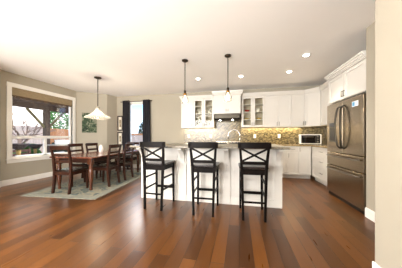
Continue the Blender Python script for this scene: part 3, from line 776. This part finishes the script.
# ------------------------------------------------------------ chandelier and pendants
t = thing('chandelier', 'glass bell pendant light hanging above the dining table', 'pendant light', (-3.55, 3.89, HC))
MB().lathe([(.085, -.0), (.085, -.02), (.05, -.035), (.012, -.045)], 20).build('canopy', M['bronze'], t)
MB().tube([(0, 0, -.04), (0, 0, -.77)], .009, 8).build('stem', M['bronze'], t)
MB().lathe([(.014, -.74), (.032, -.77), (.032, -.85), (.018, -.86)], 16).build('socket', M['nickel'], t)
MB().shell([(.045, -.76), (.055, -.82), (.10, -.90), (.20, -.965), (.295, -1.015), (.29, -1.04), (.20, -1.065), (.08, -1.075)], 32, t=.005).build('shade', M['chshade'], t)
MB().lathe([(.0, -.955), (.025, -.945), (.03, -.92), (.014, -.87), (.012, -.855)], 14).build('bulb', M['bulb'], t)
def lamp_point(loc, p, r=.04, c=(1.0, .88, .70)):
    l = bpy.data.lights.new('bulb_light', 'POINT'); l.energy = p; l.shadow_soft_size = r; l.color = c
    o = bpy.data.objects.new('bulb_light', l); COL.objects.link(o); o.location = loc
lamp_point((-3.55, 3.89, HC-1.0), 14)
def pendant(x, y, label):
    t = thing('island_pendant', label, 'pendant light', (x, y, HC), 0, 'pendants above the island')
    MB().lathe([(.062, 0), (.062, -.018), (.04, -.032), (.012, -.04)], 20).build('canopy', M['bronze'], t)
    MB().tube([(0, 0, -.03), (0, 0, -.61)], .0085, 8).build('stem', M['bronze'], t)
    MB().lathe([(.011, -.60), (.024, -.61), (.024, -.655), (.02, -.66)], 14).build('socket', M['bronze'], t)
    MB().lathe([(.02, -.655), (.036, -.675), (.034, -.695), (.02, -.70)], 14).build('collar', M['brass'], t)
    MB().shell([(.030, -.685), (.045, -.72), (.07, -.78), (.078, -.82), (.066, -.855), (.04, -.865)], 24, t=.004).build('shade', M['shade'], t)
    MB().lathe([(0, -.80), (.02, -.795), (.028, -.77), (.016, -.72), (.012, -.70)], 14).build('bulb', M['bulb'], t)
    lamp_point((x, y, HC-.83), 2.5)
pendant(-1.06, 3.39, 'left glass pendant light above the kitchen island')
pendant(-.21, 3.36, 'right glass pendant light above the kitchen island')
# recessed lights
for (x, y, lb) in ((1.22, 3.65, 'recessed ceiling light nearest the refrigerator'), (1.14, 4.49, 'recessed ceiling light near the corner cabinet'), (.04, 4.56, 'recessed ceiling light near the right island pendant'), (-1.06, 4.53, 'recessed ceiling light left of the range hood')):
    t = thing('recessed_light', lb, 'ceiling light', (x, y, HC), 0, 'recessed ceiling lights')
    MB().shell([(.085, 0), (.085, -.006), (.066, -.009)], 24, t=.018).build('trim_ring', M['trim'], t)
    MB().lathe([(.066, -.001), (.066, -.005)], 24).build('lens', M['lens'], t)
    l = bpy.data.lights.new('downlight', 'SPOT'); l.energy = 48 if x > .5 else 14; l.spot_size = R(95); l.spot_blend = .6; l.color = (1.0, .91, .78); l.shadow_soft_size = .06
    o = bpy.data.objects.new('downlight', l); COL.objects.link(o); o.location = (x, y, HC-.02)

# ------------------------------------------------------------ wall decor, curtains, shade
def frame(x0, x1, z0, z1, label):
    t = thing('picture_frame', label, 'picture', ((x0+x1)/2, YK, (z0+z1)/2), 0, 'framed prints beside the curtain')
    w2, h2, b = (x1-x0)/2, (z1-z0)/2, .045
    MB().box(-w2, w2, -.03, 0, h2-b, h2).box(-w2, w2, -.03, 0, -h2, -h2+b).box(-w2, -w2+b, -.03, 0, -h2+b, h2-b).box(w2-b, w2, -.03, 0, -h2+b, h2-b).build('frame', M['framewood'], t)
    MB().box(-w2+b, w2-b, -.015, -.001, -h2+b, h2-b).build('mat_board', M['matboard'], t)
    MB().box(-w2+b+.03, w2-b-.03, -.017, -.012, -h2+b+.10, h2-b-.10).build('print', M['printart'], t)
frame(-4.485, -4.255, 1.37, 1.93, 'upper narrow dark-framed print left of the charcoal curtain')
frame(-4.485, -4.255, .82, 1.325, 'lower narrow dark-framed print left of the charcoal curtain')
t = thing('canvas_print', 'dark green botanical canvas on the angled wall behind the chandelier', 'picture', ((-5.19-4.86)/2, (5.0+5.28)/2, 1.62), math.atan2(C1[1]-B[1], C1[0]-B[0]))
MB().box(-.215, .215, -.035, -.0, -.335, .335).build('canvas', M['canvas'], t, bevel=.004)
t = thing('curtain_rod', 'dark curtain rod above the narrow back window', 'curtain rod', (-3.68, YK-.075, 2.43))
MB().tube([(-.60, 0, 0), (.62, 0, 0)], .011, 10).build('rod', M['bronze'], t)
for x in (-.61, .63): MB().lathe([(0, -.02), (.018, -.01), (.02, 0), (.014, .012), (0, .02)], 12, (x, 0, 0)).build('finial', M['bronze'], t)
for x in (-.56, .58): MB().box(x-.008, x+.008, -.006, .075, -.012, .012).build('bracket', M['bronze'], t)
def curtain(x0, x1, b0, b1, label, seed):
    t = thing('curtain', label, 'curtain', ((x0+x1)/2, YK-.075, 0), 0, 'charcoal curtains')
    cx_ = (x0+x1)/2; mb = MB(); nx, nz_ = 60, 16; f = []; v = []
    for j in range(nz_+1):
        k = j/nz_; z = .03+(2.475-.03)*k
        a0 = b0+(x0-b0)*k; a1 = b1+(x1-b1)*k
        for i in range(nx+1):
            u = i/nx; v.append((a0+(a1-a0)*u-cx_, .038*math.sin(u*PI*9+seed)*(.75+.25*k)+.008*math.sin(u*23+3*k+seed), z))
    for j in range(nz_):
        for i in range(nx): f.append((j*(nx+1)+i, j*(nx+1)+i+1, (j+1)*(nx+1)+i+1, (j+1)*(nx+1)+i))
    mb._add(v, f, True); o = mb.build('drape', M['curtain'], t)
    q = o.modifiers.new('solid', 'SOLIDIFY'); q.thickness = .004
    n = 4
    for i in range(n):
        xx = (x0-cx_)+(x1-x0)*(i+.5)/n
        MB().shell([(.024, -.004), (.024, .004)], 14, t=.008).build('grommet', M['nickel'], t, loc=(xx, 0, 2.43)).rotation_euler = (0, R(90), 0)
curtain(-4.235, -3.935, -4.235, -3.90, 'charcoal curtain panel on the left of the back window', .3)
curtain(-3.415, -3.12, -3.42, -3.06, 'charcoal curtain panel on the right of the back window', 1.1)
# woven shade in the bay window
t = thing('window_shade', 'woven tan roman shade rolled up at top of the dining window', 'window shade', (XB-.02, 3.96, WZ1))
MB().box(-.01, .02, W(WY0+.01), W(WY1-.01), -.19, -.005).build('fabric', M['bamboo'], t)
for z_ in (-.19,):
    mb = MB(); n = 60; v = []
    pts = [(W(WY0+.012)+(WY1-WY0-.024)*i/n, z_-.018-.014*math.sin(i*.9)-random.uniform(0, .012)) for i in range(n+1)]
    poly = [(W(WY0+.012), z_)]+pts+[(W(WY1-.012), z_)]
    mb.prism_x(poly, -.006, .018); mb.build('fringe', M['bambood'], t)
